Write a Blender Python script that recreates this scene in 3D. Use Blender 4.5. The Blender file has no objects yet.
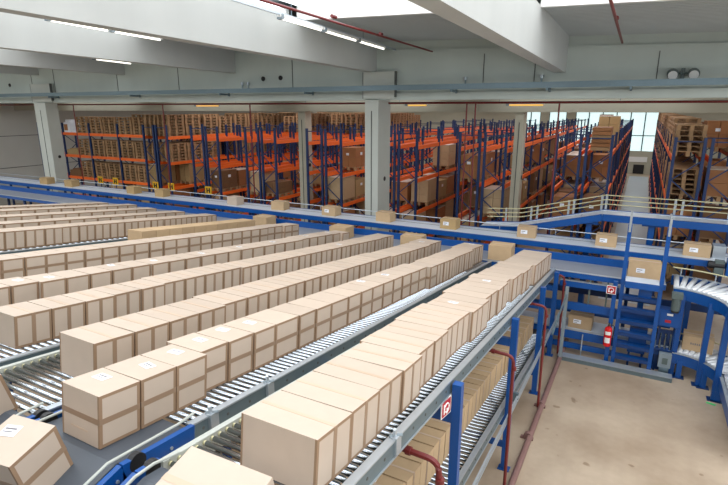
import bpy, math, random
from mathutils import Vector, Matrix, Euler
random.seed(7)
C = bpy.context.scene.collection
R = math.radians

# ------------------------------------------------------------------ materials
def lin(c):
    return tuple(((v/255)/12.92 if v/255 <= .04045 else ((v/255+.055)/1.055)**2.4) for v in c) + (1,)

def mat(name, rgb, rough=.6, metal=0., noise=0., scale=6., vary=0., bump=0., emit=0., stretch=(1, 1, 1), spec=.5, detail=4):
    m = bpy.data.materials.new(name); m.use_nodes = True
    nt = m.node_tree; b = nt.nodes['Principled BSDF']
    b.inputs['Roughness'].default_value = rough; b.inputs['Metallic'].default_value = metal
    b.inputs['Specular IOR Level'].default_value = spec
    col = lin(rgb); b.inputs['Base Color'].default_value = col
    if emit:
        b.inputs['Emission Color'].default_value = col; b.inputs['Emission Strength'].default_value = emit
    last = None
    if noise or bump:
        tc = nt.nodes.new('ShaderNodeTexCoord'); mp = nt.nodes.new('ShaderNodeMapping'); mp.inputs['Scale'].default_value = stretch
        nz = nt.nodes.new('ShaderNodeTexNoise'); nz.inputs['Scale'].default_value = scale; nz.inputs['Detail'].default_value = detail
        nt.links.new(tc.outputs['Object'], mp.inputs['Vector']); nt.links.new(mp.outputs['Vector'], nz.inputs['Vector'])
        if noise:
            mx = nt.nodes.new('ShaderNodeMix'); mx.data_type = 'RGBA'
            mx.inputs['A'].default_value = tuple(v*(1-noise) for v in col[:3])+(1,)
            mx.inputs['B'].default_value = tuple(min(1, v*(1+noise)) for v in col[:3])+(1,)
            nt.links.new(nz.outputs['Fac'], mx.inputs['Factor']); last = mx.outputs['Result']
        if bump:
            bp = nt.nodes.new('ShaderNodeBump'); bp.inputs['Strength'].default_value = bump; bp.inputs['Distance'].default_value = .01
            nt.links.new(nz.outputs['Fac'], bp.inputs['Height']); nt.links.new(bp.outputs['Normal'], b.inputs['Normal'])
    if vary:
        oi = nt.nodes.new('ShaderNodeObjectInfo'); hs = nt.nodes.new('ShaderNodeHueSaturation')
        mr = nt.nodes.new('ShaderNodeMapRange'); mr.inputs['To Min'].default_value = 1-vary; mr.inputs['To Max'].default_value = 1+vary
        nt.links.new(oi.outputs['Random'], mr.inputs['Value']); nt.links.new(mr.outputs['Result'], hs.inputs['Value'])
        if last: nt.links.new(last, hs.inputs['Color'])
        else: hs.inputs['Color'].default_value = col
        last = hs.outputs['Color']
    if last: nt.links.new(last, b.inputs['Base Color'])
    return m

M = dict(
 card=mat('cardboard', (189, 171, 153), .46, noise=.06, scale=9, vary=.06, spec=.75),
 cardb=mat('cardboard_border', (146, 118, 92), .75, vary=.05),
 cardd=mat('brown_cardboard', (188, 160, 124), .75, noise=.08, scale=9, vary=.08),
 cardo=mat('orange_cardboard', (160, 108, 66), .75, noise=.15, scale=6, vary=.15),
 cardy=mat('dull_cardboard', (170, 142, 98), .75, noise=.12, scale=5, vary=.12),
 carddark=mat('dark_cardboard', (120, 86, 56), .8, noise=.12, scale=6, vary=.1),
 wrap=mat('stretch_wrap', (206, 196, 180), .35, noise=.1, scale=8, vary=.1),
 tape=mat('parcel_tape', (146, 120, 96), .35, vary=.05), tapet=mat('parcel_tape_sheen', (192, 168, 144), .3, vary=.05),  # top tape lightened, its gloss put into the colour
 label=mat('paper_label', (232, 234, 240), .6),
 print_=mat('printed_ink', (120, 116, 116), .7),
 concrete=mat('precast_concrete', (190, 199, 192), .85, noise=.14, scale=1.1, bump=.25, stretch=(1, 1, .35), detail=8),
 conclit=mat('lit_column_concrete', (188, 192, 184), .85, noise=.06, scale=2), concd=mat('warm_concrete', (178, 174, 156), .85, noise=.12, scale=1.5, bump=.2, detail=6),  # column concrete has brighter light painted into its tone
 beamc=mat('beam_concrete', (178, 180, 176), .85, noise=.10, scale=1.4, bump=.2, stretch=(1, 1, .3), detail=8),
 joint=mat('joint_sealant', (90, 93, 90), .9),
 wallp=mat('painted_wall', (196, 198, 192), .85, noise=.06, scale=.8),
 deck=mat('steel_roof_deck', (180, 186, 186), .5, metal=.3, noise=.05, scale=2),
 galv=mat('galvanised_steel', (112, 130, 138), .4, metal=.6, noise=.12, scale=14),
 galvl=mat('light_galvanised_steel', (184, 192, 198), .35, metal=.6, noise=.08, scale=12),
 frame=mat('pale_frame_paint', (176, 180, 172), .5, noise=.08, scale=8),
 roller=mat('zinc_roller', (178, 184, 190), .16, metal=1.0),
 rollerw=mat('pale_curve_roller', (225, 228, 230), .3, metal=.35), rcap=mat('roller_bearing_cap', (196, 190, 150), .6),
 beltm=mat('mid_grey_conveyor_belt', (128, 133, 143), .5, noise=.08, scale=5),
 belt=mat('grey_conveyor_belt', (72, 78, 86), .5, noise=.08, scale=5),
 beltl=mat('pale_conveyor_belt', (200, 208, 218), .3, noise=.05, scale=4),
 blue=mat('blue_paint', (8, 74, 144), .35, noise=.08, scale=4),
 blued=mat('dark_blue_paint', (10, 52, 104), .4, noise=.08, scale=4),
 rackb=mat('rack_blue_paint', (22, 50, 96), .5, noise=.12, scale=5),
 orange=mat('orange_paint', (255, 112, 40), .45, noise=.1, scale=5, vary=.08),
 wood=mat('pallet_wood', (162, 128, 92), .8, noise=.2, scale=14, vary=.22, stretch=(1, 4, 4)),
 red=mat('sprinkler_red_paint', (112, 36, 34), .4, noise=.1, scale=8),
 mauve=mat('dusty_red_pipe_paint', (128, 96, 90), .6, noise=.12, scale=6),
 redb=mat('extinguisher_red', (206, 26, 30), .25),
 signred=mat('sign_red', (176, 30, 44), .5), white=mat('sign_white', (236, 236, 232), .5),
 yellow=mat('sign_yellow', (226, 176, 30), .5), black=mat('black_plastic', (28, 28, 30), .5),
 motor=mat('grey_green_motor_paint', (86, 98, 96), .5, noise=.1), grey=mat('machine_grey', (130, 142, 148), .5),
 green=mat('green_tape', (80, 205, 120), .6),
 lampw=mat('fluorescent_tube', (255, 252, 240), .4, emit=3.2), lampy=mat('warm_fluorescent_tube', (255, 196, 92), .4, emit=1.0),
 sky=mat('skylight_panel', (246, 250, 255), .6, emit=4.1), fillr=mat('rack_hall_fill_panel', (246, 250, 255), .6, emit=2.4),
 win=mat('daylit_window_pane', (214, 240, 240), .4, emit=1.5), winfill=mat('side_fill_light_pane', (246, 250, 255), .4, emit=3.0),
 mull=mat('window_frame_paint', (58, 78, 84), .5),
)
def floor_mat():
    m = bpy.data.materials.new('concrete_floor'); m.use_nodes = True; nt = m.node_tree; b = nt.nodes['Principled BSDF']
    tc = nt.nodes.new('ShaderNodeTexCoord')
    n1 = nt.nodes.new('ShaderNodeTexNoise'); n1.inputs['Scale'].default_value = .55; n1.inputs['Detail'].default_value = 6
    n2 = nt.nodes.new('ShaderNodeTexNoise'); n2.inputs['Scale'].default_value = 9; n2.inputs['Detail'].default_value = 8
    vo = nt.nodes.new('ShaderNodeTexNoise'); vo.inputs['Scale'].default_value = 3.3; vo.inputs['Detail'].default_value = 2
    for n in (n1, n2, vo): nt.links.new(tc.outputs['Object'], n.inputs['Vector'])
    r1 = nt.nodes.new('ShaderNodeValToRGB'); r1.color_ramp.elements[0].color = lin((158, 138, 116)); r1.color_ramp.elements[1].color = lin((190, 172, 150))
    r1.color_ramp.elements[0].position = .36; r1.color_ramp.elements[1].position = .62
    nt.links.new(n1.outputs['Fac'], r1.inputs['Fac'])
    r2 = nt.nodes.new('ShaderNodeValToRGB'); r2.color_ramp.elements[0].color = (.86, .85, .84, 1); r2.color_ramp.elements[1].color = (1.04, 1.04, 1.04, 1)
    nt.links.new(n2.outputs['Fac'], r2.inputs['Fac'])
    r3 = nt.nodes.new('ShaderNodeValToRGB'); r3.color_ramp.elements[0].color = (.62, .56, .5, 1); r3.color_ramp.elements[0].position = .27
    r3.color_ramp.elements[1].color = (1, 1, 1, 1); r3.color_ramp.elements[1].position = .31
    nt.links.new(vo.outputs['Fac'], r3.inputs['Fac'])
    a = nt.nodes.new('ShaderNodeMix'); a.data_type = 'RGBA'; a.blend_type = 'MULTIPLY'; a.inputs['Factor'].default_value = 1
    c = nt.nodes.new('ShaderNodeMix'); c.data_type = 'RGBA'; c.blend_type = 'MULTIPLY'; c.inputs['Factor'].default_value = 1
    nt.links.new(r1.outputs['Color'], a.inputs['A']); nt.links.new(r2.outputs['Color'], a.inputs['B'])
    nt.links.new(a.outputs['Result'], c.inputs['A']); nt.links.new(r3.outputs['Color'], c.inputs['B'])
    nt.links.new(c.outputs['Result'], b.inputs['Base Color']); b.inputs['Roughness'].default_value = .42
    return m
M['floor'] = floor_mat()
M['aisle'] = mat('grey_painted_aisle', (176, 182, 188), .35, noise=.06, scale=1.2)

# ------------------------------------------------------------------ mesh helpers
class MB:
    def __init__(s): s.v = []; s.f = []; s.m = []; s.mats = []
    def mi(s, k):
        if k not in s.mats: s.mats.append(k)
        return s.mats.index(k)
    def quad(s, pts, k):
        i = len(s.v); s.v += [tuple(p) for p in pts]; s.f.append(tuple(range(i, i+len(pts)))); s.m.append(s.mi(k))
    def box(s, x0, x1, y0, y1, z0, z1, k, T=None):
        P = [Vector(p) for p in ((x0,y0,z0),(x1,y0,z0),(x1,y1,z0),(x0,y1,z0),(x0,y0,z1),(x1,y0,z1),(x1,y1,z1),(x0,y1,z1))]
        if T is not None: P = [T @ p for p in P]
        i = len(s.v); s.v += [tuple(p) for p in P]; q = s.mi(k)
        for f in ((0,3,2,1),(4,5,6,7),(0,1,5,4),(1,2,6,5),(2,3,7,6),(3,0,4,7)):
            s.f.append(tuple(i+j for j in f)); s.m.append(q)
        return s
    def bar(s, a, b, w, h, k):           # rectangular bar from a to b
        a = Vector(a); b = Vector(b); d = b-a; L = d.length; d.normalize()
        upv = Vector((0, 0, 1)) if abs(d.z) < .95 else Vector((0, 1, 0))
        x = d.cross(upv).normalized(); z = x.cross(d)
        T = Matrix((x, d, z)).transposed().to_4x4(); T.translation = a
        return s.box(-w/2, w/2, 0, L, -h/2, h/2, k, T)
    def tube(s, pts, r, k, n=8):
        pts = [Vector(p) for p in pts]; q = s.mi(k); rings = []
        for i, p in enumerate(pts):
            d = (pts[min(i+1, len(pts)-1)]-pts[max(i-1, 0)]).normalized()
            u = Vector((0, 0, 1)) if abs(d.z) < .9 else Vector((0, 1, 0))
            x = d.cross(u).normalized(); z = x.cross(d); base = len(s.v)
            for j in range(n):
                t = 2*math.pi*j/n; s.v.append(tuple(p+x*math.cos(t)*r+z*math.sin(t)*r))
            rings.append(base)
        for a, b in zip(rings, rings[1:]):
            for j in range(n):
                s.f.append((a+j, a+(j+1) % n, b+(j+1) % n, b+j)); s.m.append(q)
        s.f.append(tuple(rings[0]+j for j in reversed(range(n)))); s.m.append(q)
        s.f.append(tuple(rings[-1]+j for j in range(n))); s.m.append(q)
        return s
    def mesh(s, name, smooth=False):
        me = bpy.data.meshes.new(name); me.from_pydata(s.v, [], s.f)
        for k in s.mats: me.materials.append(M[k])
        me.polygons.foreach_set('material_index', s.m)
        if smooth: me.shade_smooth() if hasattr(me, 'shade_smooth') else None
        me.update(); return me
def put(name, me, parent=None, loc=(0, 0, 0), rot=None):
    o = bpy.data.objects.new(name, me); C.objects.link(o); o.location = loc
    if rot: o.rotation_euler = rot
    if parent: o.parent = parent
    return o
def obj(name, mb, parent=None, loc=(0, 0, 0), rot=None):
    return put(name, mb.mesh(name), parent, loc, rot)
def tag(o, label=None, cat=None, group=None, kind=None):
    if label: o['label'] = label
    if cat: o['category'] = cat
    if group: o['group'] = group
    if kind: o['kind'] = kind
    return o
def empty(name, loc, label, cat, group=None, rot=None):
    o = bpy.data.objects.new(name, None); C.objects.link(o); o.location = loc; o.empty_display_size = .1
    if rot: o.rotation_euler = rot
    return tag(o, label, cat, group)
def struct(name, mb, parent=None, loc=(0,0,0)):
    o = obj(name, mb, parent, loc)
    if not parent: o['kind'] = 'structure'
    return o
def bend(pts, r=.06, n=5):               # round the corners of a polyline
    out = [Vector(pts[0])]
    for a, b, c in zip(pts, pts[1:], pts[2:]):
        a, b, c = Vector(a), Vector(b), Vector(c)
        p = b+(a-b).normalized()*r; q = b+(c-b).normalized()*r
        for i in range(n+1):
            t = i/n; out.append((1-t)**2*p+2*t*(1-t)*b+t*t*q)
    out.append(Vector(pts[-1])); return out
ORD = ['nearest','second','third','fourth','fifth','sixth','seventh','eighth','ninth','tenth','eleventh','twelfth','thirteenth','fourteenth','fifteenth',
 'sixteenth','seventeenth','eighteenth','nineteenth','twentieth']
ORD += ['twenty-'+w for w in ['first']+ORD[1:9]] + ['thirtieth'] + ['thirty-'+w for w in ['first']+ORD[1:9]] + ['fortieth'] + ['forty-'+w for w in ['first']+ORD[1:9]]

# ------------------------------------------------------------------ camera
cam = bpy.data.cameras.new('camera'); co = bpy.data.objects.new('camera', cam); C.objects.link(co)
co.location = (0, 0, 5); co.rotation_euler = (R(90-14.637), 0, R(27.986)); cam.lens = 515/728*36; cam.sensor_width = 36; cam.clip_end = 200
bpy.context.scene.camera = co
vs = bpy.context.scene.view_settings
vs.view_transform = 'Standard'; vs.look = 'None'; vs.gamma = 1; vs.exposure = -0.66

# ------------------------------------------------------------------ the building
XL, XR, YB, YF = -29.6, 8.0, -8.0, 46.0
fl = MB(); fl.box(XL, XR, YB, YF, -.1, 0, 'floor'); struct('floor', fl)
ai = MB(); ai.box(-.56, .68, 14.6, 44, 0, .004, 'aisle'); struct('trim_1', ai)
def roofz(x, y): return 6.62-.03*x+(14-y)*.0166
def prism(mb, x0, x1, y0, y1, zb, zt, k):     # zb, zt functions of x,y
    P = [(x0,y0,zb(x0,y0)),(x1,y0,zb(x1,y0)),(x1,y1,zb(x1,y1)),(x0,y1,zb(x0,y1)),(x0,y0,zt(x0,y0)),(x1,y0,zt(x1,y0)),(x1,y1,zt(x1,y1)),(x0,y1,zt(x0,y1))]
    i = len(mb.v); mb.v += P; q = mb.mi(k)
    for f in ((0,3,2,1),(4,5,6,7),(0,1,5,4),(1,2,6,5),(2,3,7,6),(3,0,4,7)):
        mb.f.append(tuple(i+j for j in f)); mb.m.append(q)
# outer walls
w = MB(); w.box(XL-.2, XL, YB, YF, 0, 8.2, 'wallp'); 
for z in (3.55, 1.9): w.box(XL, XL+.01, YB, YF, z, z+.03, 'joint')
struct('wall_left', w)
w = MB(); w.box(XL, XR, YB-.2, YB, 0, 8.2, 'motor'); struct('wall_back', w)
# unseen right wall; glowing window band added to brighten right-facing sides
w = MB(); w.box(XR, XR+.2, YB, YF, 0, 1.6, 'wallp'); w.box(XR, XR+.2, YB, YF, 5.6, 8.2, 'wallp'); w.box(XR, XR+.2, 13.5, YF, 1.6, 5.6, 'wallp'); w.box(XR, XR+.2, YB, -7, 1.6, 5.6, 'wallp')
struct('wall_right', w)
w = MB(); w.box(XR+.08, XR+.1, -7, 13.5, 1.6, 5.6, 'winfill'); win = struct('window_1', w)
w = MB()
for i in range(12): w.box(XR, XR+.12, -7+i*1.8, -6.92+i*1.8, 1.6, 5.6, 'mull')
struct('window_frame', w, win)  # mullions of the added window band
# far wall of the rack hall with its window strip
w = MB(); w.box(XL, XR, YF, YF+.2, 0, 1.75, 'concd'); w.box(XL, -9.3, YF, YF+.2, 1.75, 8.2, 'concd'); w.box(-9.3, XR, YF, YF+.2, 4.9, 8.2, 'concd'); w.box(1.0, XR, YF, YF+.2, 1.75, 4.9, 'concd')
for x in (-7.75, -5.7): w.box(x, x+.7, YF, YF+.2, 1.75, 4.9, 'concd')
struct('wall_front', w)
for i, (a, b) in enumerate(((-9.3,-7.75),(-7.05,-5.7),(-5.0,1.0))):
    w = MB(); w.box(a, b, YF+.1, YF+.12, 1.75, 4.9, 'win'); win = struct('window_%d' % (i+2), w)
    w = MB(); n = max(2, int((b-a)/.9))
    for j in range(n+1): w.box(a+(b-a)*j/n-.04, a+(b-a)*j/n+.04, YF+.02, YF+.1, 1.75, 4.9, 'mull')
    w.box(a, b, YF+.02, YF+.1, 2.9, 2.96, 'mull'); struct('window_frame', w, win)
# white low shelf-like sill line under the far window, dark opening below
w = MB(); w.box(-1.4, .5, YF-.05, YF, .9, 1.3, 'white'); struct('trim_2', w)
w = MB(); w.box(-.4, .35, YF-.06, YF, 0, .7, 'black'); struct('door_1', w)

# spandrel wall between hall and rack hall (the crane-beam facade)
sp = MB()
prism(sp, XL, XR, 14.0, 14.35, lambda x, y: 5.22, lambda x, y: roofz(x, 14)-.22, 'concrete')
sp.box(XL, XR, 13.92, 14.0, 5.22, 5.42, 'concrete')
for x in (-23.9, -22.3, -18.3, -15.0, -10.0, -3.9, -2.6, .1): sp.box(x, x+.02, 13.985, 14.0, 5.6, 6.3-.03*x-.05, 'joint')
for x, z in ((-11.15, 5.92), (-10.45, 5.93), (-25.6, 6.0)): sp.tube([(x, 13.99, z), (x, 13.97, z)], .075, 'black', 12)
struct('wall_middle', sp)
fz = MB(); prism(fz, XL, XR, 14.05, 14.35, lambda x, y: roofz(x, 14)-.22, lambda x, y: roofz(x, 14), 'concrete'); struct('trim_3', fz)
# beige beam across the rack hall and its ceiling
bm = MB(); bm.box(XL, XR, 16.2, 16.7, 4.88, 5.6, 'concd'); struct('trim_4', bm)
bm = MB(); bm.box(XL, XR, 35.6, 36.1, 4.75, 5.6, 'concd'); struct('trim_5', bm)

def column(x, y, w_, d, h, k, n, cap=False):
    c = MB(); c.box(x, x+w_, y, y+d, 0, h, k)
    c.box(x+w_*.5-.012, x+w_*.5+.012, y-.012, y, .3, h-.3, 'joint')
    c.tube([(x+w_+.002, y+d*.55, 2.9), (x+w_+.012, y+d*.55, 2.9)], .07, 'black', 10)
    o = struct('trim_%d' % n, c); o['kind'] = 'structure'
    if cap:
        q = MB(); q.box(x-.06, x+w_+.5, y-.0, y+.19, 5.26, 6.0, k)
        q.box(x-.08, x-.06, y-.004, y, 5.26, 6.0, 'joint'); q.box(x+w_+.5, x+w_+.53, y-.004, y+.1, 5.3, 6.0, 'joint')
        obj('capital', q, o)
column(-7.30, 13.8, .435, .83, 5.22, 'conclit', 6, True)
column(-23.66, 13.8, .8, .55, 5.22, 'conclit', 7, True)
column(-3.47, 16.25, .27, .4, 4.88, 'concd', 8); column(-11.42, 16.25, .33, .4, 4.88, 'concd', 9); column(-17.45, 25.6, .5, .45, 5.6, 'concd', 10)

# roof girders
BE = [(-1.85, 5.84), (-7.02, 6.0), (-12.3, 6.13), (-17.8, 6.23), (-23.3, 6.36), (3.5, 5.75)]
for i, (x, z) in enumerate(BE):
    g = MB(); e = 14.0
    prism(g, x-.28, x, YB, e, lambda a, y, z=z: z+(14-y)*.0166, lambda a, y, x=x: roofz(x, y), 'beamc')
    struct('trim_%d' % (11+i), g)
# roof: corrugated deck near the middle wall, skylights over the hall
edges = sorted([b[0] for b in BE])
spans = [(XL, edges[0]-.28)] + [(a, b-.28) for a, b in zip(edges, edges[1:])] + [(edges[-1], XR)]
dk = MB()
for a, b in spans:
    dk.quad([(a, YB, roofz(a, YB)), (b, YB, roofz(b, YB)), (b, -4.4, roofz(b, -4.4)), (a, -4.4, roofz(a, -4.4))], 'deck')
    n = 26
    for j in range(n):
        y0 = 10.2+j*3.85/n; y1 = y0+3.85/n; ym = (y0+y1)/2
        for (p, q, hp, hq) in ((y0, y0+.02, 0, .07), (y0+.02, ym-.01, .07, .07), (ym-.01, ym+.01, .07, 0), (ym+.01, y1, 0, 0)):
            dk.quad([(a, p, roofz(a, p)+hp), (a, q, roofz(a, q)+hq), (b, q, roofz(b, q)+hq), (b, p, roofz(b, p)+hp)], 'deck')
struct('ceiling', dk)
cl = MB(); prism(cl, XL, XR, YB-.2, 14.35, lambda x, y: roofz(x, y)+.45, lambda x, y: roofz(x, y)+.6, 'deck')
cl.box(XL, XR, 14.35, YF+.2, 5.6, 5.75, 'concd'); struct('ceiling_outer', cl)
k = 5
for a, b in spans:
    s = MB(); y0, y1 = -4.5, 10.05
    s.quad([(a+.05, y0, roofz(a, y0)+.25), (a+.05, y1, roofz(a, y1)+.25), (b-.05, y1, roofz(b, y1)+.25), (b-.05, y0, roofz(b, y0)+.25)], 'sky')
    o = struct('window_%d' % k, s); k += 1
    f = MB(); f.bar((a, 10.12, roofz(a, 10)+.12), (b, 10.12, roofz(b, 10)+.12), .1, .3, 'white')
    struct('window_frame', f, o)
# glowing panels added out of view above the racks to light their hall
for i, (x0, x1) in enumerate(((-25, -20), (-18, -13), (-11, -6), (-4, 1), (3, 7))):
    for (y0, y1) in ((15.2, 22.5), (26, 34), (38, 44)):
        s = MB(); s.quad([(x0, y0, 5.58), (x0, y1, 5.58), (x1, y1, 5.58), (x1, y0, 5.58)], 'fillr'); struct('window_%d' % k, s); k += 1

# ------------------------------------------------------------------ things on the middle wall and under the roof
t = MB()
t.box(XL+.1, XR-.1, 13.45, 13.7, 5.5, 5.52, 'galvl'); t.box(XL+.1, XR-.1, 13.43, 13.45, 5.47, 5.61, 'galv')
ct = empty('cable_tray', (-7, 13.5, 5.5), 'long pale galvanised cable tray running along the concrete wall', 'cable tray')
def child_world(name, mb, root):       # mesh given in world coordinates, parent at root location
    o = obj(name, mb, root); o.matrix_parent_inverse = Matrix.Translation(root.location).inverted(); return o
child_world('tray_channel', t, ct)
for x in (-22, -17, -12.6, -9.2, -4.6, -2.2, -.4, 2, 5):
    b = MB(); b.box(x, x+.05, 13.45, 13.9, 5.41, 5.47, 'galv'); b.box(x, x+.05, 13.88, 13.91, 5.38, 5.5, 'galv'); child_world('bracket', b, ct)
for i, (x, z) in enumerate(((-12.0, 5.75), (-11.75, 5.75), (-4.35, 5.72), (-3.3+.9, 5.72))):
    e = MB(); e.tube([(x, 13.93, z-.12), (x, 13.93, z)], .02, 'galv', 6); e.tube([(x, 13.93, z), (x, 13.93, z+.08)], .05, 'galvl', 8)
    tag(obj('cable_gland', e), 'small grey pipe stub on the concrete wall, %s from the left end' % ORD[i].replace('nearest', 'first'), 'pipe stub', 'pipe stubs above the cable tray')
r = empty('floodlight', (.6, 13.9, 5.72), 'twin round emergency floodlights on the concrete wall above the cable tray', 'light')
b = MB(); b.box(.58, .65, 13.86, 13.99, 5.55, 5.85, 'motor'); b.tube([(.38, 13.84, 5.74), (.85, 13.84, 5.74)], .02, 'motor'); child_world('bracket', b, r)
for x in (.42, .82):
    b = MB(); b.tube([(x, 13.98, 5.74), (x, 13.9, 5.74), (x, 13.78, 5.72)], .115, 'motor', 16); h = child_world('lamp_housing', b, r)
    b = MB(); b.tube([(x, 13.785, 5.70), (x, 13.765, 5.695)], .095, 'white', 16); l = child_world('lens', b, r)
# trunking light lines
def trunk(name, x, y0, y1, z, tubes, label, k='lampw', axis='y', group=None, sl=.031):
    r = empty(name, (x, y0, z), label, 'light', group)
    def P(d, o=0, h=0): return (x+o, y0+d, z+h-(d*sl if axis == 'y' else 0)) if axis == 'y' else (x+d, y0+o, z+h)
    L = y1-y0 if axis == 'y' else y1
    b = MB(); b.bar(P(0, 0, .03), P(L, 0, .03), .05, .05, 'galvl'); child_world('trunking', b, r)
    for (a, c) in tubes:
        b = MB(); b.bar(P(a), P(c), .10, .05, 'white'); h = child_world('reflector', b, r)
        b = MB(); b.tube([P(a+.04, 0, -.045), P(c-.04, 0, -.045)], .02, k, 8); child_world('tube', b, r)
        b = MB(); b.bar(P(a, 0, -.02), P(a+.08, 0, -.02), .12, .09, 'grey'); child_world('end_cap', b, r)
    for d in [i*3. for i in range(int(L/3)+1)]:
        b = MB(); b.tube([P(d, 0, .05), P(d, 0, .45)], .008, 'galv', 5); child_world('hanger', b, r)
trunk('strip_light', -6.4, 3, 13.9, 6.885, [(5.6, 7.1), (7.15, 8.65), (8.7, 10.2)], 'long suspended strip light beside the concrete girder above the column')
trunk('strip_light', -11.2, 5, 12.0, 6.88, [(2.05, 3.5), (3.55, 5.0)], 'bright strip light glimpsed between the two leftmost long girders')
trunk('strip_light', -16.5, 11.3, 13.9, 6.64, [(.5, 2.0)], 'small strip light farther back under the girders at left')
trunk('rack_hall_light', -16.0, 14.7, 6, 5.12, [(1, 2.2)], 'warm strip light behind the concrete wall, left part of the rack hall', 'lampy', 'x')
trunk('rack_hall_light', -6.6, 14.7, 11, 5.12, [(.2, .9), (3.2, 4.2)], 'warm strip light behind the concrete wall, right of the column', 'lampy', 'x')
def pipe(name, pts, rad, k, label, cat='pipe', coll=(), r=.07, group=None):
    ro = empty(name, Vector(pts[0]), label, cat, group)
    b = MB(); b.tube(bend(pts, r), rad, k, 10); child_world('pipe', b, ro)
    for (p, q) in coll:
        b = MB(); b.tube([p, q], rad*1.45, k, 10); child_world('coupling', b, ro)
    return ro
pipe('sprinkler_pipe', [(-5.0, YB+1, 6.66), (-5.32, 13.95, 6.48)], .022, 'red', 'long thin dark red sprinkler pipe under the skylight beside the strip light', coll=[((-5.05, 8.3, 6.555), (-5.055, 8.45, 6.555)), ((-5.2, 10.5, 6.53), (-5.205, 10.62, 6.53))])
pipe('sprinkler_pipe', [(-.55, YB+1, 6.66), (-.68, 13.95, 6.46)], .026, 'red', 'thin dark red sprinkler pipe under the roof deck, right of the right girder', coll=[((-.65, 10.6, 6.52), (-.652, 10.7, 6.518))])
rp = MB()
pipe('sprinkler_pipe', [(XL+.2, 14.5, 5.14), (XR-.2, 14.5, 5.14)], .03, 'red', 'dark red sprinkler main running level just behind the concrete wall')
for i, x in enumerate((-22.0, -16.5, -12.2, -4.45, -4.2, -2.0)):
    pipe('sprinkler_drop', [(x, 14.5, 5.12), (x, 14.5, 0)], .022, 'red', 'dark red vertical pipe in front of the racks, %s from the left' % ORD[i].replace('nearest', 'first'), group='vertical pipes before the racks')

# ------------------------------------------------------------------ cartons
TAN = math.tan(R(7)); LZ = lambda y: 2.046+(8.82-y)*TAN       # roller plane of the sloped lanes
CM = {}
def carton_meshes(w, d, h, typ, k='card'):
    key = (w, d, h, typ, k)
    if key in CM: return CM[key]
    b = MB(); x, y = w/2, d/2; kb = 'cardb' if k == 'card' else k
    b.quad([(-x,-y,0),(-x,y,0),(x,y,0),(x,-y,0)], k)
    b.quad([(-x,-y,h),(x,-y,h),(x,y,h),(-x,y,h)], k)
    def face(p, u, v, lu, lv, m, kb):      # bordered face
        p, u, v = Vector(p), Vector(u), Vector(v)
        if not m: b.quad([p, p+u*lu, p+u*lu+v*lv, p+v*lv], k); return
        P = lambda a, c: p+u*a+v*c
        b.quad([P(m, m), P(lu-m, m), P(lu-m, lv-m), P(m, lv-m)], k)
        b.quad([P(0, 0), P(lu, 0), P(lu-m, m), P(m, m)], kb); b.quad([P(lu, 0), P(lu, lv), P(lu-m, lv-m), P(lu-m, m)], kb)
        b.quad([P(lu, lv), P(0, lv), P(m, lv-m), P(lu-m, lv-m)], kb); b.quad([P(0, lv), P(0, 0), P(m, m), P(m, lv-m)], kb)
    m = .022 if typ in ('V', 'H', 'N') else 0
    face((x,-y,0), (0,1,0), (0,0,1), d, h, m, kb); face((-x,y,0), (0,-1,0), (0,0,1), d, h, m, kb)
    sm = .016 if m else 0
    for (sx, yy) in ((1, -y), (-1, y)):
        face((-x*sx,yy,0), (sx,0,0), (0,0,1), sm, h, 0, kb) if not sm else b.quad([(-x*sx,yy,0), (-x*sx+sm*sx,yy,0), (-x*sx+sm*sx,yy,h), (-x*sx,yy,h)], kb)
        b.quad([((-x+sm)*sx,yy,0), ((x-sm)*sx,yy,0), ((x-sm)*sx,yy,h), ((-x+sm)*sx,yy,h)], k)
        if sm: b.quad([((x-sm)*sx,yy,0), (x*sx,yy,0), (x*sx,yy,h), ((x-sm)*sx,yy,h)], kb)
    t = MB(); e = .0015; s = .019
    if typ == 'V':      # tape over the top and down both ends, lengthwise in x
        t.box(-x-e, x+e, -s*.8, s*.8, h, h+e, 'tapet'); t.box(x, x+e, -s, s, .01, h, 'tape'); t.box(-x-e, -x, -s, s, .01, h, 'tape')
    elif typ == 'H':    # tape running round the sides at half height
        t.box(x, x+e, -y-e, y+e, h*.5-s, h*.5+s, 'tape'); t.box(-x-e, x+e, -y-e, -y, h*.5-s, h*.5+s, 'tape'); t.box(-x-e, -x, -y, y, h*.5-s, h*.5+s, 'tape')
        t.box(-x-e, x+e, y, y+e, h*.5-s, h*.5+s, 'tape')
    elif typ == 'S':    # small tape seam along the top
        t.box(-x-e, x+e, -s, s, h, h+e, 'tapet')
    CM[key] = (b.mesh('carton'), t.mesh('packing_tape') if t.v else None)
    return CM[key]
lab = MB(); lab.box(-.055, .055, -.04, .04, 0, .0018, 'label'); lab.box(-.045, .02, -.012, -.004, .0018, .0024, 'print_'); lab.box(-.045, .035, .008, .02, .0018, .0024, 'print_'); LAB = lab.mesh('shipping_label')
labs = MB(); labs.box(-.075, .075, -.0018, 0, -.045, .045, 'label'); labs.box(-.06, .03, -.0024, -.0018, .005, .02, 'print_'); labs.box(-.06, .0, -.0024, -.0018, -.03, -.02, 'print_'); LABS = labs.mesh('shipping_label')
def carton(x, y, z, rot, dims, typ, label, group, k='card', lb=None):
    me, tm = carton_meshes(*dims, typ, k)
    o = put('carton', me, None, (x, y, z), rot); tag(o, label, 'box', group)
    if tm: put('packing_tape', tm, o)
    if lb == 'top': put('shipping_label', LAB, o, (dims[0]*random.uniform(-.25, .1), dims[1]*.15, dims[2]+.0016), (0, 0, R(random.choice((0, 8, -12)))))
    if lb == 'front': put('shipping_label', LABS, o, (-dims[0]*.12, -dims[1]/2-.0016 if typ != 'H' else -dims[1]/2-.003, dims[2]*.55))
    return o

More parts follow.
